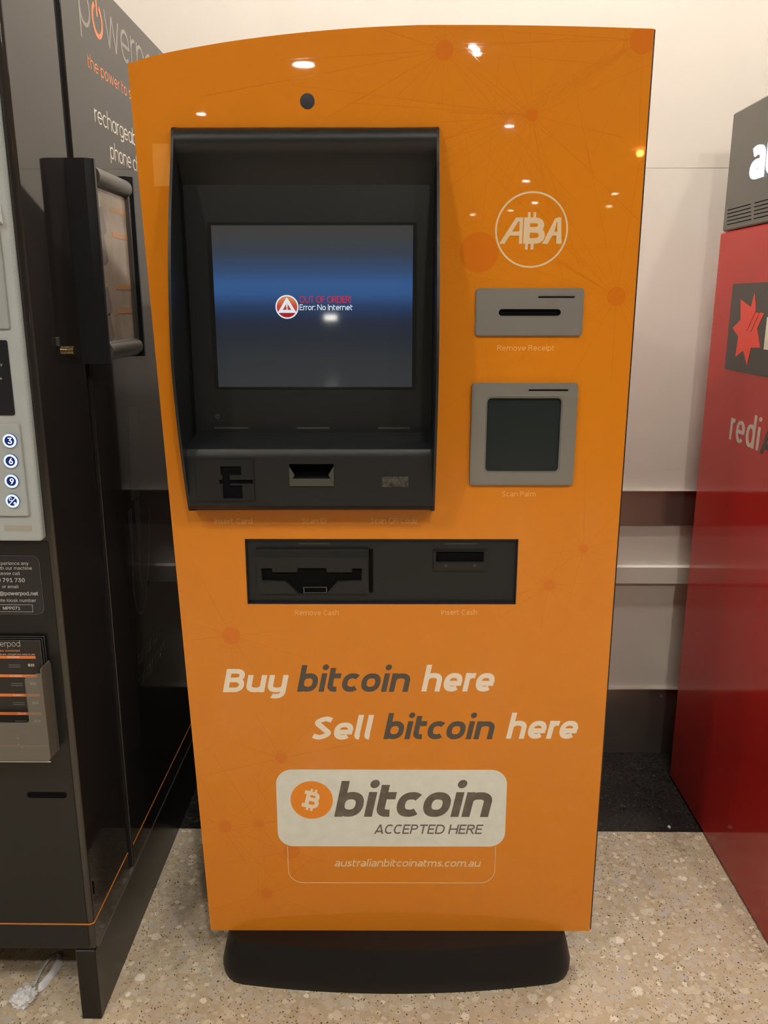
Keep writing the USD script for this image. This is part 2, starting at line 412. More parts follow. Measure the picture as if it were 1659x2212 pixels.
terrazzo("terrazzo", [(0.3, (0.47, 0.375, 0.255)), (0.7, (0.56, 0.46, 0.335))],
         [(0.0, (0.68, 0.60, 0.47)), (0.2, (0.57, 0.49, 0.39)), (0.35, (0.53, 0.47, 0.41)), (0.5, (0.60, 0.49, 0.35)), (0.65, (0.51, 0.455, 0.42)), (0.8, (0.58, 0.48, 0.34)), (0.92, (0.66, 0.58, 0.46)), (1.0, (0.82, 0.75, 0.64))],
         [(0, (0.05, 0.035, 0.02)), (1, (0.16, 0.11, 0.06))], 41.0, 70.0, 165.0, 0.16, 0.36)
terrazzo("black_terrazzo", [(0.3, (0.017, 0.017, 0.016)), (0.7, (0.026, 0.026, 0.025))],
         [(0.0, (0.020, 0.020, 0.021)), (0.6, (0.010, 0.010, 0.010)), (0.9, (0.035, 0.033, 0.030)), (1.0, (0.05, 0.045, 0.04))],
         [(0, (0.06, 0.055, 0.05)), (0.85, (0.10, 0.09, 0.08)), (1, (0.35, 0.28, 0.2))], 75.0, 120.0, 210.0, 0.15, 0.10)

# leaflet holder: clear acrylic sheet, a little dusty
usdkit.material(stage, "/World/Looks/acrylic", {
    "t": ("transparent_bsdf", {"color": (0.86, 0.86, 0.84)}), "g": ("glossy_bsdf", {"color": (0.9, 0.9, 0.9), "roughness": 0.08}), "d": ("diffuse_bsdf", {"color": (0.42, 0.40, 0.36)}),
    "f": ("fresnel", {"IOR": 1.49}), "m": ("mix_closure", {}), "k": ("mix_closure", {"fac": 0.20})},
    [("f.fac", "m.fac"), ("t.BSDF", "m.closure1"), ("g.BSDF", "m.closure2"), ("m.closure", "k.closure1"), ("d.BSDF", "k.closure2")], surface="k.closure")
MATS["acrylic"] = "/World/Looks/acrylic"

# the kiosk's display: a picture that shows a blue band on grey, behind glossy glass
S0, S1 = 1.289, 1.588
usdkit.material(stage, "/World/Looks/display_picture", {
    "g": ("geometry", {}), "s": ("separate_xyz", {}), "m": ("map_range", {"from_min": S0, "from_max": S1, "to_min": 0.0, "to_max": 1.0, "clamp": True}),
    "r": ("rgb_ramp", {"ramp": [(0.0, (0.026, 0.030, 0.033)), (0.18, (0.022, 0.026, 0.030)), (0.32, (0.014, 0.019, 0.028)), (0.42, (0.011, 0.019, 0.042)), (0.50, (0.013, 0.036, 0.100)), (0.58, (0.024, 0.080, 0.22)), (0.64, (0.027, 0.088, 0.24)), (0.72, (0.026, 0.060, 0.14)), (0.82, (0.030, 0.042, 0.066)), (0.92, (0.040, 0.041, 0.042)), (1.0, (0.042, 0.041, 0.038))]}),
    "p": ("principled_bsdf", {"base_color": (0.012, 0.013, 0.014), "roughness": 0.04, "emission_strength": 1.0})},
    [("g.position", "s.vector"), ("s.z", "m.value"), ("m.result", "r.fac"), ("r.color", "p.emission_color")], surface="p.BSDF")
MATS["display_picture"] = "/World/Looks/display_picture"
usdkit.material(stage, "/World/Looks/icon_picture", {
    "g": ("geometry", {}), "s": ("separate_xyz", {}), "m": ("map_range", {"from_min": 1.425, "from_max": 1.458, "to_min": 0.0, "to_max": 1.0, "clamp": True}),
    "r": ("rgb_ramp", {"ramp": [(0.0, (0.42, 0.02, 0.03)), (0.5, (0.60, 0.08, 0.05)), (1.0, (0.80, 0.30, 0.12))]}),
    "e": ("emission", {"strength": 0.85})},
    [("g.position", "s.vector"), ("s.z", "m.value"), ("m.result", "r.fac"), ("r.color", "e.color")], surface="e.emission")
MATS["icon_picture"] = "/World/Looks/icon_picture"
M = MATS

# ------------------------------------------------------------------ the setting
BORDER_Y, WALL_Y = 0.504, 0.935
X0, X1, Y0 = -7.0, 7.0, -20.0
hole = sbox(-1.5, -1.1, 1.5, BORDER_Y)
def flat(g, z0, z1):
    m = extrude(g, z1 - z0); m.apply_translation([0, 0, z0]); return m
floor = thing("floor", kind="structure")
part(floor, "terrazzo_slab", flat(sbox(X0, Y0, X1, BORDER_Y).difference(hole), -0.06, 0.0), M["terrazzo"])
part(floor, "grout_bed", flat(hole, -0.06, -0.0008), M["grout"])
part(floor, "border", flat(sbox(X0, BORDER_Y, X1, WALL_Y + 0.05), -0.06, 0.0), M["black_terrazzo"])
ang, size, c0 = math.radians(17), 0.46, (-0.54, 0.06)
for i in range(-5, 6):
    for j in range(-5, 5):
        g = sbox(i * size + 0.0008, j * size + 0.0008, (i + 1) * size - 0.0008, (j + 1) * size - 0.0008)
        g = affinity.translate(affinity.rotate(g, 17, origin=(0, 0)), *c0).intersection(hole)
        if not g.is_empty and g.area > 1e-4:
            part(floor, "tile", flat(g, -0.05, 0.0), M["terrazzo"])

wall = thing("wall_back", kind="structure")
SEAM = 1.81
part(wall, "wall_panel", bx(X0, X1, WALL_Y, WALL_Y + 0.1, 0.0, SEAM), M["wall_paint"], False)
part(wall, "wall_panel", bx(X0, X1, WALL_Y - 0.0004, WALL_Y + 0.1, SEAM, CEIL), M["wall_paint"], False)
t = thing("trim_1", kind="structure")
part(t, "steel_strip", bx(X0, X1, WALL_Y - 0.010, WALL_Y, 0.781, 0.888, 0.002), M["steel_rail"])
part(t, "steel_edge", bx(X0, X1, WALL_Y - 0.014, WALL_Y, 0.888, 0.8905), M["steel_bright"], False)
t = thing("trim_2", kind="structure")
part(t, "bumper_rail", bx(X0, X1, WALL_Y - 0.020, WALL_Y, 0.593, 0.651, 0.003), M["rail_laminate"])
t = thing("baseboard_back", kind="structure")
part(t, "kick_plate", bx(X0, X1, WALL_Y - 0.008, WALL_Y, 0.0, 0.230, 0.001), M["steel_rail"])
part(t, "steel_edge", bx(X0, X1, WALL_Y - 0.012, WALL_Y, 0.230, 0.2325), M["steel_bright"], False)
part(t, "screw", cyl_y(0.872, WALL_Y - 0.008, WALL_Y - 0.0105, 0.205, 0.0045, 16), M["steel_bright"])
solo("wall_front", bx(X0, X1, Y0 - 0.1, Y0, 0, CEIL), M["far_wall_paint"], kind="structure", smooth=False)
solo("wall_left", bx(X0 - 0.1, X0, Y0, WALL_Y + 0.1, 0, CEIL), M["far_wall_paint"], kind="structure", smooth=False)
solo("wall_right", bx(X1, X1 + 0.1, Y0, WALL_Y + 0.1, 0, CEIL), M["far_wall_paint"], kind="structure", smooth=False)
solo("ceiling", bx(X0, X1, Y0, WALL_Y + 0.1, CEIL, CEIL + 0.1), M["ceiling_paint"], kind="structure", smooth=False)

# ------------------------------------------------------------------ ceiling lamps
def disc(x, y, z0, z1, r):
    m = trimesh.creation.cylinder(r, z1 - z0, sections=28); m.apply_translation([x, y, (z0 + z1) / 2]); return m
lights = {}
def glow(tint, power):
    k = (tint, power)
    if k not in lights:
        lights[k] = emitter(f"lamp_light_{len(lights) + 1}", tint, power)
    return lights[k]
for x, y, r, power, tint in LAMPS:
    t = thing("ceiling_downlight", "small round downlight recessed in the hall ceiling above the frame", "ceiling light", (x, y, CEIL), group="downlights of the hall ceiling")
    ring = Point(x, y).buffer(r + 0.02).difference(Point(x, y).buffer(r + 0.001))
    part(t, "trim_ring", flat(ring, CEIL - 0.012, CEIL - 0.0005), M["lamp_trim"])
    part(t, "lens", disc(x, y, CEIL - 0.008, CEIL - 0.002, r), glow(tint, power))
t = thing("triple_spotlight", "ceiling spotlight with three round heads in a row", "ceiling light", (TRIPLE[1][0], TRIPLE[1][1], CEIL))
part(t, "mounting_bar", bx(0.63, 0.77, -5.53, -5.18, CEIL - 0.02, CEIL - 0.0005, 0.003), M["lamp_trim"])
for x, y in TRIPLE:
    part(t, "spot_lens", disc(x, y, CEIL - 0.03, CEIL - 0.02, 0.026), glow(WHITE, 150))
t = thing("red_lamp", "small orange-red lamp on the hall ceiling", "lamp", (RED_LAMP[0], RED_LAMP[1], CEIL))
m = trimesh.creation.icosphere(2, 0.045); m.apply_translation([RED_LAMP[0], RED_LAMP[1], CEIL - 0.05])
part(t, "bulb", m, emitter("red_glow", (1.0, 0.30, 0.06), 110))
part(t, "socket", disc(*RED_LAMP, CEIL - 0.02, CEIL - 0.0005, 0.03), M["lamp_trim"])

t = thing("lit_panel", "small bright lit panel on the wall across the hall", "light", (-1.25, Y0 + 0.02, 1.05))
part(t, "box", bx(-1.42, -1.08, Y0 + 0.001, Y0 + 0.030, 0.97, 1.13, 0.004), M["lamp_trim"])
part(t, "lit_face", bx(-1.40, -1.10, Y0 + 0.030, Y0 + 0.034, 0.99, 1.11), emitter("panel_glow", (1.0, 0.95, 0.85), 32), False)
t = thing("hanging_sign", "warm lit sign board hanging from the hall ceiling", "sign", (-2.65, -9.0, CEIL))
part(t, "board", bx(-2.69, -2.50, -9.02, -8.99, 2.78, 3.24), emitter("hanging_glow", (1.0, 0.74, 0.26), 1.9), False)
for x in (-2.66, -2.53):
    part(t, "hanger", bx(x - 0.004, x + 0.004, -9.009, -9.001, 3.24, CEIL - 0.0005), M["lamp_trim"], False)

# ------------------------------------------------------------------ the orange kiosk
k = thing("payment_kiosk", "tall orange self-service kiosk with a black-framed screen, standing on a black base", "kiosk", (0, 0, 0), rotz=0.5)
top = [(-0.4545, 1.8415), (-0.4037, 1.855), (-0.3399, 1.8665), (-0.2607, 1.878), (-0.1663, 1.8883), (-0.0724, 1.8955), (0.0055, 1.8992), (0.0678, 1.9005), (0.1921, 1.9000), (0.31, 1.8980), (0.4365, 1.8945)]
curve = spline(top, 6)
ZB = 0.100
outline = Polygon([(-0.4015, ZB)] + [(0.4365, ZB)] + curve[::-1])
bezel_hole = sbox(-0.3815, 1.062, 0.074, 1.735)
cash_hole = sbox(-0.2895, 0.8665, 0.2435, 1.001)
palm_hole = rrect(0.178, 0.308, 1.14, 1.272, 0.006)
slot_hole = sbox(0.192, 1.4265, 0.300, 1.4337)
fp = part(k, "front_panel", plate(outline.difference(unary_union([bezel_hole, cash_hole, palm_hole, slot_hole])), 0.006, 0.006), M["orange_panel"], label="glossy orange front panel with a curved top edge")
back = unary_union([outline.buffer(0.0016), affinity.translate(outline, 0.0042, 0.0005)])
part(k, "edge_backing", plate(back.difference(unary_union([bezel_hole, cash_hole, palm_hole, slot_hole])), 0.020, 0.0135), M["panel_edge"])
part(k, "cabinet", sub(prism_x([(0.0205, 0.10), (0.0205, 1.825), (0.845, 1.50), (0.845, 0.10)], -0.395, 0.405),
     bx(-0.3815, 0.074, 0.0, 0.10, 1.062, 1.735), bx(-0.2895, 0.2435, 0.0, 0.08, 0.8665, 1.001), bx(0.178, 0.308, 0.0, 0.06, 1.14, 1.272)), M["kiosk_body"])
# the base: rounded, bulging at the front, on the floor
arc = [(x, -0.006 - 0.030 * (1 - (x / 0.36) ** 2)) for x in np.linspace(-0.34, 0.36, 25)]
plan = Polygon(arc + [(0.36, 0.62), (-0.34, 0.62)]).buffer(-0.02).buffer(0.055, quad_segs=10)
layers = []
for z, o in ((0.0, 0.0), (0.012, 0.003), (0.03, 0.003), (0.07, -0.006), (0.0995, -0.014)):
    layers.append((z, np.array(plan.buffer(o, quad_segs=10).exterior.coords)[:-1]))
rings = []
base_n = 160
for z, c in layers:
    ls = LinearRing(c)
    ref = [ls.interpolate(u, normalized=True) for u in np.linspace(0, 1, base_n, endpoint=False)]
    a = np.array([(q.x, q.y) for q in ref])
    a = np.roll(a, -int(np.argmin(np.abs(np.arctan2(a[:, 1] - 0.3, a[:, 0] - 0.01) + math.pi / 2))), axis=0)
    if (a[5, 0] - a[0, 0]) < 0:
        a = np.roll(a[::-1], 1, axis=0)
    rings.append(np.column_stack([a, np.full(base_n, z)]))
v = np.vstack(rings + [[[0.01, 0.3, 0.0]], [[0.01, 0.3, 0.0995]]])
f = []
for i in range(len(rings) - 1):
    for j in range(base_n):
        a, b = i * base_n + j, i * base_n + (j + 1) % base_n
        f += [[a, b, b + base_n], [a, b + base_n, a + base_n]]
n0, last = len(rings) * base_n, (len(rings) - 1) * base_n
for j in range(base_n):
    q = (j + 1) % base_n
    f += [[n0, q, j], [n0 + 1, last + j, last + q]]
part(k, "base", trimesh.Trimesh(v, f, process=False), M["base_black"])

# printed dots and fine lines of the panel's pattern
DOTS = [(0.1518, 1.5347, 0.0348), (0.084, 1.8621, 0.0157), (0.237, 1.7607, 0.0103), (0.4186, 1.8772, 0.0217), (0.4029, 1.4585, 0.0167), (-0.325, 0.7989, 0.0187), (-0.2336, 0.5245, 0.0117),
        (-0.3575, 0.3625, 0.0129), (-0.2849, 0.3676, 0.0099), (-0.274, 0.1957, 0.0132), (-0.2174, 0.301, 0.018), (0.3079, 0.9066, 0.0118), (0.3718, 0.981, 0.009)]
safe = outline.buffer(-0.001)
blocked = unary_union([sbox(-0.40, 1.05, 0.085, 1.75), sbox(-0.291, 0.865, 0.245, 1.003), sbox(0.143, 1.383, 0.348, 1.478), sbox(0.142, 1.105, 0.345, 1.308)])
for x, z, r in DOTS:
    g = Point(x, z).buffer(r, quad_segs=12).intersection(safe).difference(blocked)
    part(fp, "printed_dot", plate(g, 0.0, 0.00025), M["orange_dot"], False)
rl = np.random.default_rng(3)
lines = []
for n_, (x, z, r) in enumerate(DOTS):
    if r < 0.008:
        continue
    cnt = 15 if z > 1.4 else 10
    for a in np.linspace(0, 2 * math.pi, cnt, endpoint=False) + rl.uniform(0, 0.4, cnt):
        ln = rl.uniform(0.10, 0.42) if z > 1.4 else rl.uniform(0.06, 0.20)
        e = (x + math.cos(a) * ln, z + math.sin(a) * ln)
        lines.append(LineString([(x + math.cos(a) * r, z + math.sin(a) * r), e]))
    for rr_ in (1.25, 1.5):
        lines.append(LineString(se(x, z, r * rr_, r * rr_, rl.uniform(0, 90), rl.uniform(180, 400), 2.0, 24)))
for _ in range(24):
    a, b = DOTS[rl.integers(0, 5)], (rl.uniform(-0.40, 0.43), rl.uniform(1.45, 1.88))
    lines.append(LineString([a[:2], b]))
g = unary_union([q.buffer(0.00035, cap_style="flat") for q in lines]).intersection(safe).difference(blocked).difference(unary_union([Point(x, z).buffer(r) for x, z, r in DOTS]))
g = g.difference(sbox(-0.25, 0.30, 0.245, 0.51))
part(fp, "printed_lines", plate(g, 0.0, 0.0002), M["orange_line"], False, kind="stuff")

# lettering on the panel
def letters(parent, name, g, m, at=0.0, d=0.0004, face="front", label=None):
    return part(parent, name, plate(g, at, d, face), M[m], False, label=label)
BI = dict(w=0.140, slant=0.20, gap=0.065)
for txt, x0, x1, zb, zt, ref, m in (
        ("Buy", -0.3477, -0.2157 + 0.004, 0.6752, 0.7267, CAPH, "print_white"), ("bitcoin", -0.1958, 0.0352, 0.6766, 0.7352, ASC, "print_grey"), ("here", 0.0578, 0.2069, 0.6775, 0.7365, ASC, "print_white"),
        ("Sell", -0.1678, -0.0385, 0.5683, 0.6207, CAPH, "print_white"), ("bitcoin", -0.0197, 0.2104, 0.5696, 0.6285, ASC, "print_grey"), ("here", 0.2343, 0.3825, 0.5710, 0.6300, ASC, "print_white")):
    letters(fp, "lettering", fit(word(txt, **BI), x0, x1, zb, zt, ref), m)
for txt, x0, x1, zb, zt in (("Remove Receipt", 0.1902, 0.2953, 1.3620, 1.3716), ("Scan Palm", 0.2086, 0.2730, 1.0864, 1.0963), ("Insert Card", -0.3470, -0.2736, 1.0317, 1.0427), ("Scan ID", -0.1768, -0.1298, 1.0325, 1.0430),
                            ("Scan QR Code", -0.0438, 0.0467, 1.0325, 1.0434), ("Remove Cash", -0.1961, -0.1081, 0.8431, 0.8539), ("Insert Cash", 0.0961, 0.1672, 0.8444, 0.8551)):
    letters(fp, "caption", fit(word(txt, 0.086, gap=0.095), x0, x1, zb, zt), "print_faint")
letters(fp, "web_address", fit(word("australianbitcoinatms.com.au", 0.100, slant=0.20, gap=0.07), -0.1250, 0.1913, 0.2640, 0.2829, ASC), "print_pale")
# round emblem
ec, er = (0.2440, 1.5727), 0.0648
letters(fp, "emblem_ring", Point(ec).buffer(er, quad_segs=24).difference(Point(ec).buffer(er - 0.0032, quad_segs=24)), "print_pale")
def wcap(pts, w):
    return LineString(pts).buffer(w / 2, cap_style="flat", join_style="mitre")
# drawn in the emblem's own units: width 600, height 250 (origin at the bottom left)
em = [Polygon([(0, 0), (52, 0), (100, 78), (190, 78), (190, 0), (245, 0), (245, 250), (155, 250)]).difference(Polygon([(122, 118), (190, 118), (190, 212), (178, 212)])),
      Polygon([(415, 0), (468, 0), (510, 78), (550, 78), (550, 0), (602, 0), (588, 250), (560, 250), (530, 240)]).difference(Polygon([(530, 115), (556, 115), (553, 205), (545, 205)]))]
gb, gadv = glyph("B", 0.155, 1.0)
gb = affinity.affine_transform(gb, [205 / 0.53, 0, 0, 250 / 0.70, 232, 0])
ticks = [sbox(268, 245, 292, 300), sbox(320, 245, 345, 300), sbox(252, -55, 278, 5), sbox(304, -55, 332, 5)]
gem = unary_union(em + [sbox(150, 222, 300, 250)] + ticks).difference(gb.buffer(9)).union(gb).union(unary_union(ticks))
gem = affinity.affine_transform(gem, [0.1108 / 600, 0, 0, 0.0446 / 250, 0.1872, 1.5492])
letters(fp, "emblem_lettering", gem, "print_pale")

# white badge with its frame below
bad = rrect(-0.2455, 0.2405, 0.3143, 0.4985, 0.034, 10)
fr = rrect(-0.2262, 0.2222, 0.2225, 0.40, 0.032, 10)
letters(fp, "badge_frame_line", fr.difference(fr.buffer(-0.0013)).difference(sbox(-0.3, 0.3140, 0.3, 0.5)), "print_pale")
bp = part(k, "badge", plate(bad, 0.0, 0.0008), M["badge_white"], False, label="white rounded badge with a round orange coin mark and grey lettering")
letters(bp, "lettering", fit(word("bitcoin", 0.150, slant=0.20, gap=0.055), -0.1242, 0.2104, 0.3870, 0.4721, ASC), "badge_grey", -0.0008)
letters(bp, "lettering", fit(word("ACCEPTED HERE", 0.100, slant=0.20, gap=0.07), -0.0396, 0.1940, 0.3455, 0.3682), "badge_line", -0.0008)
cc = (-0.1712, 0.4268)
letters(bp, "coin_disc", Point(cc).buffer(0.0448, quad_segs=20), "coin_orange", -0.0008)
gB, _ = glyph("B", 0.15, 1.0)
gB = unary_union([affinity.translate(gB, -0.27, -0.35), sbox(-0.17, 0.33, -0.08, 0.46), sbox(0.0, 0.33, 0.09, 0.46), sbox(-0.17, -0.46, -0.08, -0.33), sbox(0.0, -0.46, 0.09, -0.33), sbox(-0.36, 0.20, -0.2, 0.35), sbox(-0.36, -0.35, -0.2, -0.20)])
gB = affinity.rotate(affinity.scale(gB, 0.056, 0.056, origin=(0, 0)), -14, origin=(0, 0))
letters(bp, "coin_mark", affinity.translate(gB, cc[0] + 0.002, cc[1]), "coin_white", -0.0012)

# camera hole with lens
part(k, "camera_lens", cat_([cyl_y(-0.1499, 0.001, -0.0008, 1.7829, 0.0126), cyl_y(-0.1499, 0.0, -0.0014, 1.7829, 0.0045)]), M["lens_dark"], label="small round dark camera window")

# receipt plate
rp = rrect(0.1476, 0.3433, 1.3880, 1.4728, 0.0065)
slot = LineString([(0.1955, 1.4301), (0.2965, 1.4301)]).buffer(0.0058, quad_segs=8)
groove = LineString([(0.2617, 1.4570), (0.3245, 1.4570)]).buffer(0.0011)
q = part(k, "receipt_plate", plate(rp.difference(slot).difference(groove), 0.0, 0.006, chamfer=0.0025), M["plate_aluminium"], label="silver plate with a long rounded receipt slot")
part(q, "slot_lining", plate(slot.buffer(0.001), 0.012, 0.0125), M["black_pit"])
part(q, "slot_rim", plate(slot.buffer(0.0012).difference(slot), 0.0, 0.0064), M["plate_aluminium"])
part(q, "groove", plate(groove.buffer(0.0004), 0.0, 0.0045), M["black_pit"])

# palm scanner
pp = rrect(0.1445, 0.3420, 1.1095, 1.3030, 0.0065)
win = rrect(0.1728, 0.3130, 1.1355, 1.2765, 0.009)
groove = LineString([(0.2512, 1.2900), (0.3217, 1.2900)]).buffer(0.0012)
q = part(k, "palm_scanner_frame", plate(pp.difference(win).difference(groove), 0.0, 0.008, chamfer=0.0025), M["plate_aluminium"], label="silver square frame around a dark palm scanner window")
part(q, "scanner_glass", plate(win.buffer(0.0005), 0.002, 0.0042), M["smoked_glass"])
part(q, "inner_rim", plate(win.difference(win.buffer(-0.0012)), 0.0, 0.0075), M["plate_aluminium"])
part(q, "groove", plate(groove.buffer(0.0004), 0.0, 0.006), M["black_pit"])

# black screen surround: cheeks, hood, back plate, console
FR = lambda y: (1.56 + y) / 1.56              # how much smaller things look at depth y behind the panel's plane
xx = lambda x, y: x * FR(y)
zz = lambda z, y: 1.45 + (z - 1.45) * FR(y)
prof = [(0.045, 1.742), (0.0, 1.742), (-0.012, 1.738), (-0.018, 1.725), (-0.030, 1.685), (-0.060, 1.610), (-0.086, 1.526), (-0.102, 1.44), (-0.110, 1.347), (-0.099, 1.252), (-0.076, 1.157), (-0.050, 1.0744), (-0.046, 1.069), (0.0, 1.0585), (0.045, 1.0585)]
su = part(k, "screen_surround", plate(sbox(-0.3838, 1.0587, 0.0763, 1.7418).difference(sbox(-0.3792, 1.064, 0.0720, 1.730)), 0.045, 0.045), M["black_powder"], label="black moulded surround with bulging side cheeks")
sm = [prof[0], prof[1]] + spline(prof[1:12], 4)[1:] + prof[12:]
part(su, "cheek", prism_x(sm, -0.384, -0.3792), M["black_powder"])
part(su, "cheek", prism_x(sm, 0.0720, 0.0765), M["black_powder"])
YB = 0.030
part(su, "hood", prism_x([(0.045, 1.7405), (0.0, 1.7405), (-0.010, 1.7385), (-0.017, 1.733), (-0.021, 1.725), (-0.021, 1.716), (-0.017, 1.707), (-0.008, 1.697), (0.006, 1.683), (YB, zz(1.648, YB)), (0.045, zz(1.648, YB))], -0.3791, 0.0719), M["black_powder"])
part(su, "back_plate", plate(sbox(-0.3791, 1.16, 0.0719, zz(1.648, YB) + 0.002), 0.045, 0.015), M["black_plastic"])
sx0, sx1, sz0, sz1 = xx(-0.3255, YB), xx(0.0338, YB), zz(1.2955, YB), zz(1.5806, YB)
part(su, "screen_rim", plate(sbox(sx0 - 0.006, sz0 - 0.003, sx1 + 0.006, sz1 + 0.005).difference(sbox(sx0, sz0, sx1, sz1)), YB, 0.003), M["black_gloss"])
sc = part(k, "display", plate(sbox(sx0, sz0, sx1, sz1), YB, 0.0012), M["display_picture"], False, label="lit display showing a blue band and an error notice")
yd = YB - 0.0012
cI = (xx(-0.1942, YB), zz(1.4398, YB)); rI = 0.0215
letters(sc, "warning_ring", Point(cI).buffer(rI, quad_segs=16), "screen_white", yd, 0.0003)
letters(sc, "warning_disc", Point(cI).buffer(rI * 0.88, quad_segs=16), "icon_picture", yd - 0.0003, 0.0003)
tri = Polygon([(-0.0155, -0.0095), (0.0155, -0.0095), (0, 0.0155)])
tri = affinity.translate(tri.buffer(0.0012, join_style="round").difference(tri.buffer(-0.0042, join_style="mitre")), *cI)
letters(sc, "warning_triangle", tri, "screen_white", yd - 0.0006, 0.0003)
letters(sc, "warning_mark", affinity.translate(unary_union([sbox(-0.0012, -0.0015, 0.0012, 0.0060), sbox(-0.0012, -0.0050, 0.0012, -0.0027)]), *cI), "screen_white", yd - 0.0006, 0.0003)
letters(sc, "notice_lettering", fit(word("OUT OF ORDER!", 0.085, gap=0.06, geo=True), xx(-0.1712, YB), xx(-0.0774, YB), zz(1.4470, YB), zz(1.4592, YB)), "screen_red", yd, 0.0003)
letters(sc, "notice_lettering", fit(word("Error: No Internet", 0.095, gap=0.07, geo=True), xx(-0.1712, YB), xx(-0.0751, YB), zz(1.4340, YB), zz(1.4443, YB)), "screen_white", yd, 0.0003)
for a, b in ((-0.3376, -0.2737), (-0.1819, -0.1208), (-0.0291, 0.0310)):
    part(su, "icon_strip", plate(sbox(xx(a, YB), zz(1.2163, YB), xx(b, YB), zz(1.2205, YB)), YB, 0.0006), M["mark_grey"], False)
part(su, "screw_ring", plate(Point(xx(-0.3304, YB), zz(1.2402, YB)).buffer(0.0042).difference(Point(xx(-0.3304, YB), zz(1.2402, YB)).buffer(0.002)), YB, 0.0015), M["dark_metal"])
# console below the screen
YC = -0.058
cz = lambda z: zz(z, YC)
cons = [(YB, 1.205), (-0.020, 1.200), (-0.042, 1.194), (-0.053, 1.187), (-0.0575, 1.178), (YC, 1.168), (YC, 1.082), (-0.050, 1.0735), (0.0, 1.0600), (YB, 1.0600)]
px0, px1 = xx(-0.3780, YC), xx(-0.2668, YC)
tx0, tx1, tz0, tz1 = xx(-0.1996, YC), xx(-0.1148, YC), cz(1.1071), cz(1.1494)
pit = bx(tx0 + 0.0, tx1, YC - 0.01, YC + 0.03, tz0 + 0.012, tz1)
pit2 = bx(xx(-0.3270, YC), xx(-0.2900, YC), YC - 0.02, YC + 0.02, cz(1.0855), cz(1.1530))
con = part(su, "console", sub(prism_x(cons, -0.3790, 0.0718), pit, pit2), M["black_powder"])
crp = sbox(px0, cz(1.0775), px1, cz(1.1594))
blk = unary_union([sbox(xx(-0.3300, YC), cz(1.1290), xx(-0.2910, YC), cz(1.1450)), sbox(xx(-0.3270, YC), cz(1.0830), xx(-0.2900, YC), cz(1.1080)), sbox(xx(-0.3330, YC), cz(1.1120), xx(-0.2610 - 0.002, YC) - 0.006, cz(1.1190)), sbox(xx(-0.3270, YC), cz(1.0900), xx(-0.3130, YC), cz(1.1400))])
part(k, "card_reader", plate(crp.difference(blk), YC, 0.004, chamfer=0.0012), M["black_plastic"])
part(k, "card_slot", plate(blk.intersection(crp), YC + 0.001, 0.0012), M["black_pit"])
part(k, "document_tray", cat_([
    plate(Polygon([(tx0, tz0), (tx1, tz0), (tx1 - 0.006, tz0 + 0.014), (tx0 + 0.006, tz0 + 0.014)]), YC + 0.0005, 0.004),
    plate(Polygon([(tx0, tz0), (tx0 + 0.006, tz0 + 0.014), (tx0 + 0.010, tz0 + 0.020), (tx0, tz1 - 0.004)]), YC + 0.0005, 0.002),
    plate(Polygon([(tx1, tz0), (tx1 - 0.006, tz0 + 0.014), (tx1 - 0.010, tz0 + 0.020), (tx1, tz1 - 0.004)]), YC + 0.0005, 0.002)]), M["dark_metal"], label="grey metal lip of the document scanner")
part(k, "document_slot", bx(tx0, tx1, YC + 0.026, YC + 0.029, tz0 + 0.012, tz1), M["black_pit"])
part(k, "code_reader_window", plate(sbox(xx(-0.0231, YC), cz(1.1048), xx(0.0274, YC), cz(1.1255)), YC, 0.0012), mat("reader_window", (0.045, 0.045, 0.043), 0.15, vary=0.7, vscale=130), label="small smoked window of the code reader")

# cash panel
cp = part(k, "cash_panel", plate(cash_hole, 0.020, 0.012), M["black_powder"], label="wide black panel with the cash dispenser and note acceptor")
YP = 0.008
part(cp, "recess_rim", plate(cash_hole.difference(cash_hole.buffer(-0.0018, join_style="mitre")), 0.020, 0.0205), M["panel_edge"])
dis = sbox(-0.2690, 0.8868, -0.0486, 0.9800)
dx = lambda u: 500 + u / 2.5136
def cpt(u, v):   # crop units of the dispenser drawing -> panel metres
    return (-0.2699 + (u - 130) / (745 - 130) * 0.2213, 0.9800 - (v - 115) / (365 - 115) * 0.0942)
mouth = Polygon([cpt(*q) for q in [(158, 222), (215, 222), (218, 243), (355, 243), (358, 220), (512, 220), (516, 243), (655, 243), (655, 222), (708, 222), (705, 285), (575, 290), (520, 350), (515, 360), (358, 360), (352, 350), (290, 290), (162, 285)]])
disp = part(k, "cash_dispenser", plate(dis.difference(mouth), YP, 0.007, chamfer=0.002), M["black_plastic"])
part(disp, "mouth", plate(mouth, YP + 0.004, 0.0055), M["black_pit"])
part(disp, "brow", prism_x([(YP - 0.0065, 0.9800), (YP - 0.0085, 0.9640), (YP - 0.0065, 0.9632)], -0.269, -0.0486), M["black_plastic"])
a, b = cpt(385, 325), cpt(515, 358)
part(disp, "lip", plate(sbox(a[0], b[1], b[0], a[1]).difference(sbox(a[0] + 0.002, b[1] + 0.001, b[0] - 0.002, a[1] - 0.0012)), YP, 0.005), M["dark_metal"])
part(cp, "dispenser_hinge", bx(-0.0475, -0.0400, YP - 0.003, YP, 0.8890, 0.9790, 0.001), M["black_pit"])
acc = sbox(0.0788, 0.9344, 0.1823, 0.9762)
amo = sbox(0.0840, 0.9535, 0.1775, 0.9740)
ac = part(k, "note_acceptor", plate(acc.difference(amo), YP, 0.005, chamfer=0.0015), M["black_plastic"])
part(ac, "mouth", plate(amo, YP + 0.004, 0.0045), M["black_pit"])
for x in (0.1033, 0.1600):
    part(ac, "indicator", cyl_y(x, YP, YP - 0.0062, 0.9460, 0.0034, 20), M["mark_grey"])
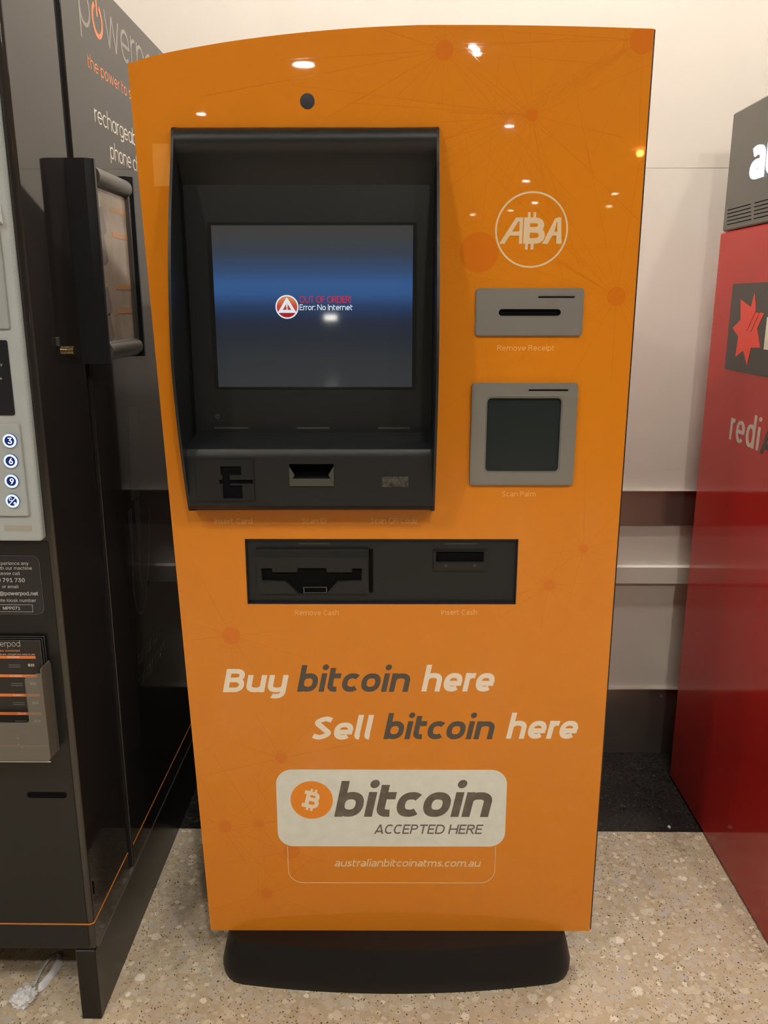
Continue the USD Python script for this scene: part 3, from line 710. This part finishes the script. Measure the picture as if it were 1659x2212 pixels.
for a, b in ((-0.185, -0.125), (0.101, 0.164)):
    part(cp, "icon_strip", plate(sbox(a, 0.9880, b, 0.9910), YP, 0.0006), M["mark_grey"], False)

# ------------------------------------------------------------------ the dark vending machine on the left
XS, YF = -0.603, -0.140
v = thing("vending_machine", "tall glossy black vending machine with a grey keypad front, at the left edge", "vending machine", (-1.0, 0.3, 0.0))
def vbox(y0, y1, z0, z1, r=0.010):
    g = rrect(-1.45, XS, y0, y1, r, 5)
    return flat(g, z0, z1)
door = part(v, "door", vbox(YF, 0.086, 0.172, 2.074, 0.006), M["machine_black"], label="black front door with a grey control fascia")
part(v, "seam", bx(-1.44, XS - 0.008, 0.084, 0.116, 0.15, 2.070), M["seam_black"], False)
cab = part(v, "cabinet", vbox(0.114, 0.865, 0.172, 2.075, 0.003), M["machine_black"], label="glossy black cabinet side with printed lettering")
part(v, "front_skin", plate(rrect(-1.43, XS - 0.012, 0.175, 1.036, 0.004), YF, 0.0015), M["machine_front"])
part(v, "side_skirt", bx(XS - 0.042, XS - 0.001, YF - 0.004, 0.86, 0.0, 0.170, 0.002), M["skirt_black"])
part(v, "side_skirt", bx(-1.45, -1.408, YF - 0.004, 0.86, 0.0, 0.170, 0.002), M["skirt_black"])
part(v, "skirt_lip", bx(XS - 0.0445, XS + 0.001, YF + 0.01, 0.86, 0.166, 0.171), M["frame_roll"], False)
part(v, "rear_foot", bx(-1.40, XS - 0.05, 0.80, 0.86, 0.0, 0.172), M["skirt_black"], False)
# orange pin stripe round the corner
rr = 0.006
path = [(-1.44, YF - 0.0018), (XS - rr, YF - 0.0018)] + [(XS - rr + math.cos(a) * (rr + 0.0004), YF + rr + math.sin(a) * (rr + 0.0004)) for a in np.linspace(-math.pi / 2, 0, 7)] + [(XS + 0.0004, 0.082)]
def stripe(path, z0, z1):
    return flat(LineString(path).buffer(0.0008, cap_style="flat"), z0, z1)
part(v, "pin_stripe", stripe(path, 0.2303, 0.2330), M["pin_orange"], False)
part(v, "pin_stripe", stripe([(XS + 0.0004, 0.122), (XS + 0.0004, 0.855)], 0.2245, 0.2265), M["pin_orange"], False)
# side print
R = dict(face="right")
def side(name, g, m):
    return part(cab, name, plate(g, XS, 0.0003, "right"), M[m], False)
pw = word("powerpod", 0.062, gap=0.09, geo=True)
kx = (0.790 - 0.208) / (pw.bounds[2] - pw.bounds[0])
fitp = lambda g: affinity.affine_transform(g, [kx, 0, 0, 0.067 / XH, 0.208 - pw.bounds[0] * kx, 1.968])
a_p = glyph("p", 0.062, 1.0, True)[1] + 0.09
a_o = glyph("o", 0.062, 1.0, True)[1]
oarc = LineString(se(a_p + a_o / 2, XH / 2, a_o / 2 - 0.031, XH / 2 - 0.031, 118, 422, 2.0, 40)).buffer(0.036, cap_style="flat")
obar = sbox(a_p + a_o / 2 - 0.034, XH * 0.60, a_p + a_o / 2 + 0.034, XH * 1.18)
rest = word("powerpod", 0.062, gap=0.09, geo=True).difference(sbox(a_p - 0.03, -0.3, a_p + a_o + 0.03, 0.9))
side("logo_lettering", fitp(rest), "machine_grey_print")
side("logo_power_symbol", fitp(unary_union([oarc, obar])), "machine_orange_print")
side("slogan_lettering", fit(word("the power to stay connected", 0.075, gap=0.085, geo=True), 0.235, 0.800, 1.8965, 1.8965 + 0.0185 / XH * CAPH), "machine_orange_print")
side("product_lettering", fit(word("rechargeable", 0.062, gap=0.075, geo=True), 0.252, 0.572, 1.8005, 1.8005 + 0.0245 / XH * CAPH), "machine_white_print")
side("product_lettering", fit(word("phone chargers", 0.062, gap=0.075, geo=True), 0.334, 0.690, 1.7440, 1.7440 + 0.0245 / XH * CAPH), "machine_white_print")
side("device_lettering", fit(word("android", 0.06, gap=0.09, geo=True), 0.258, 0.460, 0.610, 0.610 + 0.026 / XH * CAPH), "machine_dim_print")
side("device_lettering", fit(word("and more", 0.06, gap=0.09, geo=True), 0.258, 0.490, 0.555, 0.555 + 0.026 / XH * CAPH), "machine_dim_print")
def cable(pts, w):
    return LineString(spline(pts, 8)).buffer(w / 2, cap_style="round")
side("printed_cable", unary_union([cable([(0.281, 0.905), (0.271, 0.84), (0.268, 0.785), (0.290, 0.735), (0.335, 0.730), (0.375, 0.775), (0.400, 0.84), (0.430, 0.95)], 0.008), sbox(0.272, 0.895, 0.291, 0.985).buffer(0.002)]), "machine_dim_print")
side("printed_cable", unary_union([cable([(0.335, 0.90), (0.322, 0.83), (0.330, 0.785), (0.352, 0.765), (0.385, 0.785)], 0.006), sbox(0.327, 0.90, 0.346, 0.945), sbox(0.322, 0.935, 0.352, 0.995).buffer(0.002)]), "machine_dim_print")
side("printed_phone", affinity.rotate(rrect(0.310, 0.375, 1.00, 1.215, 0.006), -8), "machine_dim_print")
part(v, "side_slot", plate(rrect(-0.126, -0.120, 0.288, 0.318, 0.0028), XS, 0.0008, "right"), M["black_pit"], label="small black slot low on the door's side")
# lock on the door's side
part(v, "door_lock", cat_([m for m in [trimesh.creation.cylinder(0.0085, 0.012, sections=20)] for m in [m.apply_transform(trimesh.transformations.rotation_matrix(math.pi / 2, [0, 1, 0])).apply_translation([XS + 0.006, 0.003, 1.361])]]), M["brass"], label="small brass lock barrel")
part(v, "latch", bx(XS, XS + 0.006, -0.056, -0.046, 1.372, 1.388, 0.001), M["dark_metal"])
# poster frame on the side
fy0, fy1, fz0, fz1 = 0.066, 0.337, 1.336, 1.700
pf = part(v, "poster_frame", plate(sbox(fy0 + 0.01, fz0 + 0.01, fy1 - 0.01, fz1 - 0.02), XS, 0.034, "right"), M["frame_black"], label="black poster frame standing proud of the cabinet's side")
def rail_poly(u0, u1, d0, d1):      # plan profile of an upright: (x outwards, y)
    w = u1 - u0
    return Polygon([(XS, u0), (XS + d1 * 0.72, u0), (XS + d1, u0 + w * 0.30), (XS + d1, u0 + w * 0.55), (XS + d1 * 0.80, u1), (XS, u1)])
part(pf, "upright", flat(rail_poly(fy0, fy0 + 0.036, 0, 0.050), fz0 - 0.004, fz1 + 0.004), M["frame_black"])
part(pf, "upright", flat(rail_poly(fy1 - 0.036, fy1, 0, 0.050), fz0 - 0.004, fz1 + 0.004), M["frame_black"])
for zc in (fz1 - 0.022, fz0 + 0.018):
    rd = trimesh.creation.cylinder(0.019, fy1 - fy0 - 0.072, sections=28)
    rd.apply_transform(trimesh.transformations.rotation_matrix(math.pi / 2, [1, 0, 0]))
    rd.apply_translation([XS + 0.032, (fy0 + fy1) / 2, zc])
    part(pf, "roll", rd, M["frame_roll"])
part(pf, "inner_roll", tube([(XS + 0.036, fy1 - 0.040, fz0 + 0.02), (XS + 0.036, fy1 - 0.040, fz1 - 0.02)], 0.009, 12), M["frame_roll"])
po = part(v, "poster", plate(sbox(fy0 + 0.034, fz0 + 0.03, fy1 - 0.034, fz1 - 0.034), XS + 0.034, 0.003, "right"), M["poster_paper"], False, label="tan printed poster with orange bars")
for z in (1.628, 1.580, 1.478, 1.430):
    part(po, "printed_bar", plate(sbox(0.190, z - 0.005, 0.298, z + 0.005), XS + 0.037, 0.0003, "right"), M["poster_orange"], False)
for z in (1.600, 1.545, 1.450, 1.398):
    part(po, "printed_picture", plate(affinity.rotate(rrect(0.118, 0.150, z - 0.026, z + 0.026, 0.006), 20), XS + 0.037, 0.0003, "right"), M["poster_grey"], False)

# front: grey control fascia
YG = YF - 0.012
fas = part(v, "control_fascia", plate(rrect(-1.15, -0.6185, 1.0385, 1.96, 0.008).difference(rrect(-1.12, -0.636, 1.60, 1.93, 0.004)), YF, 0.012, chamfer=0.003), M["fascia_grey"], label="pale grey control fascia")
part(fas, "window_recess", plate(rrect(-1.12, -0.636, 1.60, 1.93, 0.004), YF, 0.004), mat("recess_grey", (0.20, 0.20, 0.20), 0.3))
part(fas, "sill", prism_x([(YG, 1.600), (YG - 0.014, 1.592), (YG - 0.016, 1.576), (YG, 1.570)], -1.12, -0.630), M["fascia_light"])
part(fas, "moulding", plate(rrect(-1.12, -0.636, 1.405, 1.565, 0.004), YG, 0.004, chamfer=0.0015), mat("moulding_grey", (0.30, 0.335, 0.34), 0.35))
part(fas, "reader_window", plate(rrect(-0.80, -0.6440, 1.262, 1.387, 0.003), YG, 0.002), M["label_black"], label="dark card reader window")
for tx, x1, z in (("any", -0.6555, 1.345), ("to", -0.662, 1.333), ("me", -0.659, 1.322)):
    part(fas, "reader_lettering", tiny(tx, x1, z, 0.0048, YG - 0.002), M["label_text"], False)
part(fas, "keypad_plate", plate(rrect(-0.82, -0.6370, 1.085, 1.2480, 0.004), YG, 0.005, chamfer=0.002), M["fascia_grey"])
part(fas, "pale_sticker", plate(sbox(-0.685, 1.0575, -0.637, 1.0670), YG, 0.0006), M["sticker_pale"], False)
YK = YG - 0.005
for cxk, names in ((-0.6550, ("3", "6", "9", "C")), (-0.6985, ("2", "5", "8", "0"))):
    for i, nme in enumerate(names):
        x, z = cxk - 0.0022 * i, 1.2190 - 0.0352 * i
        ky = part(v, "key", plate(Point(x, z).buffer(0.0118, quad_segs=10), YK, 0.003), M["key_blue"], label=None)
        part(ky, "light_ring", plate(Point(x, z).buffer(0.0118, quad_segs=10).difference(Point(x - 0.0004, z).buffer(0.0083, quad_segs=10)), YK - 0.003, 0.0005), M["key_ring_light"], False)
        if nme != "C":
            part(ky, "number", tiny(nme, x, z - 0.0048, 0.0098, YK - 0.003, bold=True, align="c", d=0.0006), M["key_number_light"], False)
        else:
            part(ky, "symbol", cat_([tiny("C", x - 0.0035, z + 0.0004, 0.0058, YK - 0.003, bold=True, align="c", d=0.0006), tiny("e", x + 0.0036, z - 0.0062, 0.0058, YK - 0.003, bold=True, align="c", d=0.0006),
                                     plate(LineString([(x - 0.0065, z - 0.0065), (x + 0.0065, z + 0.0065)]).buffer(0.0007), YK - 0.003, 0.0006)]), M["key_number_light"], False)
# contact label
YL = YF - 0.0015
lab = part(v, "contact_label", plate(rrect(-0.80, -0.634, 0.897, 1.009, 0.014), YL, 0.0005), M["label_black"], False, label="black rounded label with grey contact lettering")
gl = rrect(-0.80, -0.634, 0.897, 1.009, 0.014)
part(lab, "outline", plate(gl.difference(gl.buffer(-0.0006)), YL - 0.0005, 0.0003), M["label_line"], False)
for tx, x1, z, cap, bold in (("you experience any", -0.6540, 0.9915, 0.0060, False), ("with our machine", -0.6490, 0.9825, 0.0060, False), ("please call", -0.6715, 0.9725, 0.0060, False), ("1800 791 730", -0.6640, 0.9590, 0.0072, True),
                             ("or email", -0.6765, 0.9475, 0.0058, False), ("support@powerpod.net", -0.6425, 0.9340, 0.0068, True), ("quote kiosk number", -0.6475, 0.9210, 0.0062, False), ("MPP071", -0.6780, 0.9060, 0.0058, True)):
    part(lab, "lettering", tiny(tx, x1, z, cap, YL - 0.0005, bold=bold), M["label_text"], False)
gb_ = sbox(-0.73, 0.9015, -0.655, 0.9160)
part(lab, "number_box", plate(gb_.difference(gb_.buffer(-0.0007, join_style="mitre")), YL - 0.0005, 0.0004), M["label_text"], False)
part(v, "return_slot", plate(rrect(-0.706, -0.6295, 0.5195, 0.5310, 0.005), YL, 0.0012), M["black_pit"], label="narrow black slot")
# leaflet holder
hx0, hx1, hy, hz0 = -0.86, -0.633, -0.186, 0.624
hold = part(v, "leaflet_holder", plate(sbox(hx0, hz0, hx1, 0.800), YL, 0.003), M["acrylic"], label="clear acrylic leaflet holder")
frontp = unary_union([sbox(hx0, hz0, hx1, 0.702), sbox(-0.664, hz0, hx1, 0.795), sbox(hx0, hz0, -0.82, 0.795)])
frontp = frontp.buffer(-0.008).buffer(0.016).buffer(-0.008).union(sbox(-0.643, 0.63, hx1, 0.80)).intersection(sbox(hx0, hz0, hx1, 0.810))
part(hold, "front_sheet", plate(frontp, hy + 0.0025, 0.0025), M["acrylic"])
part(hold, "side_sheet", bx(hx1 - 0.0025, hx1, hy + 0.003, YL - 0.0035, hz0 + 0.003, 0.808), M["acrylic"], False)
part(hold, "bottom_sheet", bx(hx0, hx1 - 0.003, hy + 0.003, YL - 0.0035, hz0, hz0 + 0.0025), M["acrylic"], False)
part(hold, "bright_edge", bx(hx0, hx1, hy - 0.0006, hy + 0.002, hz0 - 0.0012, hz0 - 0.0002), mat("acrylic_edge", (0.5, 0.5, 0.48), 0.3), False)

# leaflets in the holder
for i in range(3):
    y = -0.158 + 0.0045 * i
    lf = thing("leaflet", ("black printed leaflet with orange bars, foremost in the clear holder", "black leaflet just behind the front one in the clear holder", "rearmost black leaflet in the clear holder")[i], "leaflet", (-0.74, y, hz0 + 0.003), group="leaflets in the clear holder")
    x1 = -0.6415 + 0.0022 * i
    z1 = 0.8520 + 0.0022 * i
    sheet = part(lf, "sheet", bx(-0.845, x1, y, y + 0.0006, hz0 + 0.003, z1), M["leaflet_black"], False)
    part(lf, "paper_edge", cat_([bx(x1 - 0.0002, x1 + 0.0004, y - 0.0001, y + 0.0007, hz0 + 0.003, z1), bx(-0.845, x1, y - 0.0001, y + 0.0007, z1, z1 + 0.0005)]), M["leaflet_edge"], False)
    if i == 0:
        q = 0.9885       # the sheet stands this much nearer than the door's face
        lx = lambda x: x * q
        lz = lambda z: 1.45 + (z - 1.45) * q
        pr = lambda name, m, mm: part(sheet, name, m, M[mm], False)
        gp = fit(word("powerpod", 0.062, gap=0.09, geo=True), lx(-0.7520), lx(-0.6860), lz(0.8335), lz(0.8335) + 0.0085 / XH * CAPH)
        pr("logo_lettering", plate(gp, y, 0.0003), "label_text")
        pr("slogan_lettering", tiny("the power to stay connected", lx(-0.6880), lz(0.8235), 0.0040, y), "machine_orange_print")
        pr("small_print", tiny("available pre-charged and ready to use", lx(-0.6610), lz(0.8170), 0.0030, y), "label_text")
        for zb_, nm, pc in ((0.8125, "EXTENDED", "$25"), (0.7750, "ULTIMATE", "$30"), (0.7360, "CONNECT", "$45"), (0.6980, "DELUXE", "$70")):
            pr("orange_bar", plate(rrect(lx(-0.80), lx(-0.6600), lz(zb_) - 0.0028, lz(zb_) + 0.0028, 0.0015), y, 0.0003), "machine_orange_print")
            pr("bar_lettering", tiny(nm, lx(-0.6900), lz(zb_) - 0.0014, 0.0030, y - 0.0003), "machine_white_print")
            pr("price", tiny(pc, lx(-0.6640), lz(zb_ - 0.018), 0.0046, y, bold=True), "machine_white_print")
            pr("small_print", cat_([plate(sbox(lx(-0.712), lz(zb_ - 0.0155) - 0.0008, lx(-0.690), lz(zb_ - 0.0155) + 0.0008), y, 0.0003), plate(sbox(lx(-0.712), lz(zb_ - 0.0195) - 0.0008, lx(-0.690), lz(zb_ - 0.0195) + 0.0008), y, 0.0003)]), "label_line")
        pr("printed_cable", plate(LineString(se(lx(-0.700), lz(0.640), 0.018, 0.018, 150, -20, 2.0, 20)).buffer(0.0006), y, 0.0003), "label_line")
        for a in (150, 210, 250):
            pr("printed_plug", plate(Point(lx(-0.700) + 0.012 * math.cos(math.radians(a)), lz(0.640) + 0.012 * math.sin(math.radians(a))).buffer(0.0025), y, 0.0003), "label_text")
        pr("small_print", plate(sbox(lx(-0.75), lz(0.629), lx(-0.655), lz(0.632)), y, 0.0003), "machine_orange_print")

# ------------------------------------------------------------------ the red cash machine on the right
XR = 0.871
a = thing("cash_machine", "red cash machine with a dark sign box on top, at the right edge", "cash machine", (1.2, 0.35, 0.0))
part(a, "cabinet", bx(XR, 1.55, -0.06, 0.790, 0.004, 1.6265, 0.004), M["atm_red"], label="glossy red cabinet")
part(a, "plinth", bx(XR + 0.004, 1.54, -0.05, 0.785, 0.0, 0.0045), M["black_pit"], False)
sg = part(a, "sign_box", bx(XR + 0.0005, 1.50, 0.02, 0.780, 1.6285, 1.918, 0.004), M["atm_sign_grey"], label="dark grey sign box with white lit lettering")
part(a, "gasket", bx(XR + 0.004, 1.49, 0.03, 0.70, 1.6262, 1.6290), M["black_pit"], False)
for y0, y1 in ((0.612, 0.755), (0.440, 0.588)):
    for i in range(5):
        z = 1.680 - 0.009 * i
        part(sg, "vent_slot", plate(LineString([(-(y1 - 0.0015 * i), z), (-(y0 - 0.0035 * i), z)]).buffer(0.0011), XR + 0.0008, 0.0007, "left"), M["black_pit"], False)
def redside(parent, name, g, m, at=XR, d=0.0006):
    return part(parent, name, plate(g, at, d, "left"), M[m], False)
at_ = word("atm", 0.145, gap=0.075)
ka = 0.105 / 0.52
sgn = affinity.affine_transform(at_, [0.078 / 0.45 , 0, 0, 0.0765 / XH, -0.629, 1.735])
redside(sg, "sign_lettering", sgn, "sign_light", XR + 0.0005, 0.004)
lb = part(a, "brand_plate", plate(sbox(-0.668, 1.2775, -0.12, 1.4930), XR, 0.0008, "left"), M["atm_label_black"], False, label="black plate with a red star emblem")
star = [(0.528, 1.470), (0.542, 1.436), (0.608, 1.454), (0.596, 1.405), (0.641, 1.383), (0.600, 1.364), (0.605, 1.312), (0.560, 1.330), (0.528, 1.295), (0.517, 1.340), (0.465, 1.343), (0.493, 1.386), (0.463, 1.423), (0.509, 1.4235)]
gs = Polygon([(-y, z) for y, z in star])
gs = gs.difference(LineString([(-0.509, 1.428), (-0.551, 1.379)]).buffer(0.0012)).difference(LineString([(-0.486, 1.427), (-0.526, 1.378)]).buffer(0.0012))
redside(lb, "star_emblem", gs, "atm_star", XR - 0.0008)
redside(lb, "lettering", unary_union([sbox(-0.4450, 1.3400, -0.4100, 1.4140)]), "atm_cream", XR - 0.0008)
rd = word("redi", 0.085, wd=0.62, slant=0.03, gap=0.075)
redside(a, "lettering", fit(rd, -0.595, -0.413, 1.103, 1.184, ASC), "atm_pale")
redside(a, "lettering", fit(word("ATM", 0.12, slant=0.16, gap=0.05), -0.408, -0.16, 1.100, 1.182), "atm_label_black")

# ------------------------------------------------------------------ litter on the floor
lt = thing("plastic_strap", "scrap of white plastic strap with a crumpled end lying on the floor", "litter", (-0.77, -0.04, 0.0))
# the loop: a band tapering from a wide foot to a raised inner edge
th = np.radians(np.linspace(-75, 255, 44))
rot = math.radians(-6)
v_, f_ = [], []
for i, a in enumerate(th):
    wob = 1 + 0.06 * math.sin(5 * a)
    for rx_, ry_, z in ((0.0205 * wob, 0.056, 0.0012), (0.0165, 0.050, 0.011 + 0.003 * math.sin(3 * a)), (0.0085, 0.043 * wob, 0.0125)):
        x, y = rx_ * math.cos(a), ry_ * math.sin(a)
        v_.append((-0.7655 + x * math.cos(rot) - y * math.sin(rot), -0.022 + x * math.sin(rot) + y * math.cos(rot), z))
    if i:
        for q in (0, 1):
            b0 = 3 * (i - 1) + q
            f_ += [[b0, b0 + 3, b0 + 4], [b0, b0 + 4, b0 + 1]]
n1 = len(v_)
v2 = [(x, y, z - 0.0007) for x, y, z in v_]
part(lt, "loop", trimesh.Trimesh(v_ + v2, f_ + [[q[0] + n1, q[2] + n1, q[1] + n1] for q in f_], process=False), M["litter_white"], 50)
# the crumpled end: a ball of folded film
cr = trimesh.creation.icosphere(4, 1.0)
p = np.array(cr.vertices)
fold = meshkit.noise(p * 2.3 + 5, 4) * 0.75 + np.abs(meshkit.noise(p * 4.2 + 9, 8) - 0.5) * 0.9
p = p * (0.55 + 0.55 * fold)[:, None] * [0.027, 0.034, 0.017]
p[:, 2] = np.maximum(p[:, 2], -0.010)
cr = trimesh.Trimesh(p + [-0.787, -0.098, 0.0102], cr.faces, process=False)
part(lt, "crumpled_end", cr, M["litter_white"], 45)

g = trimesh.creation.icosphere(2, 1.0)
p = np.array(g.vertices)
p = p * (0.75 + 0.5 * meshkit.noise(p * 1.7 + 3, 2))[:, None] * [0.0045, 0.0060, 0.0030]
p[:, 2] -= p[:, 2].min()
scrap = trimesh.Trimesh(p + [0.785, 0.523, 0.0], g.faces, process=False)
solo("paper_scrap", scrap, M["litter_white"], "tiny white paper scrap on the black floor border by the red machine", "litter", smooth=40)
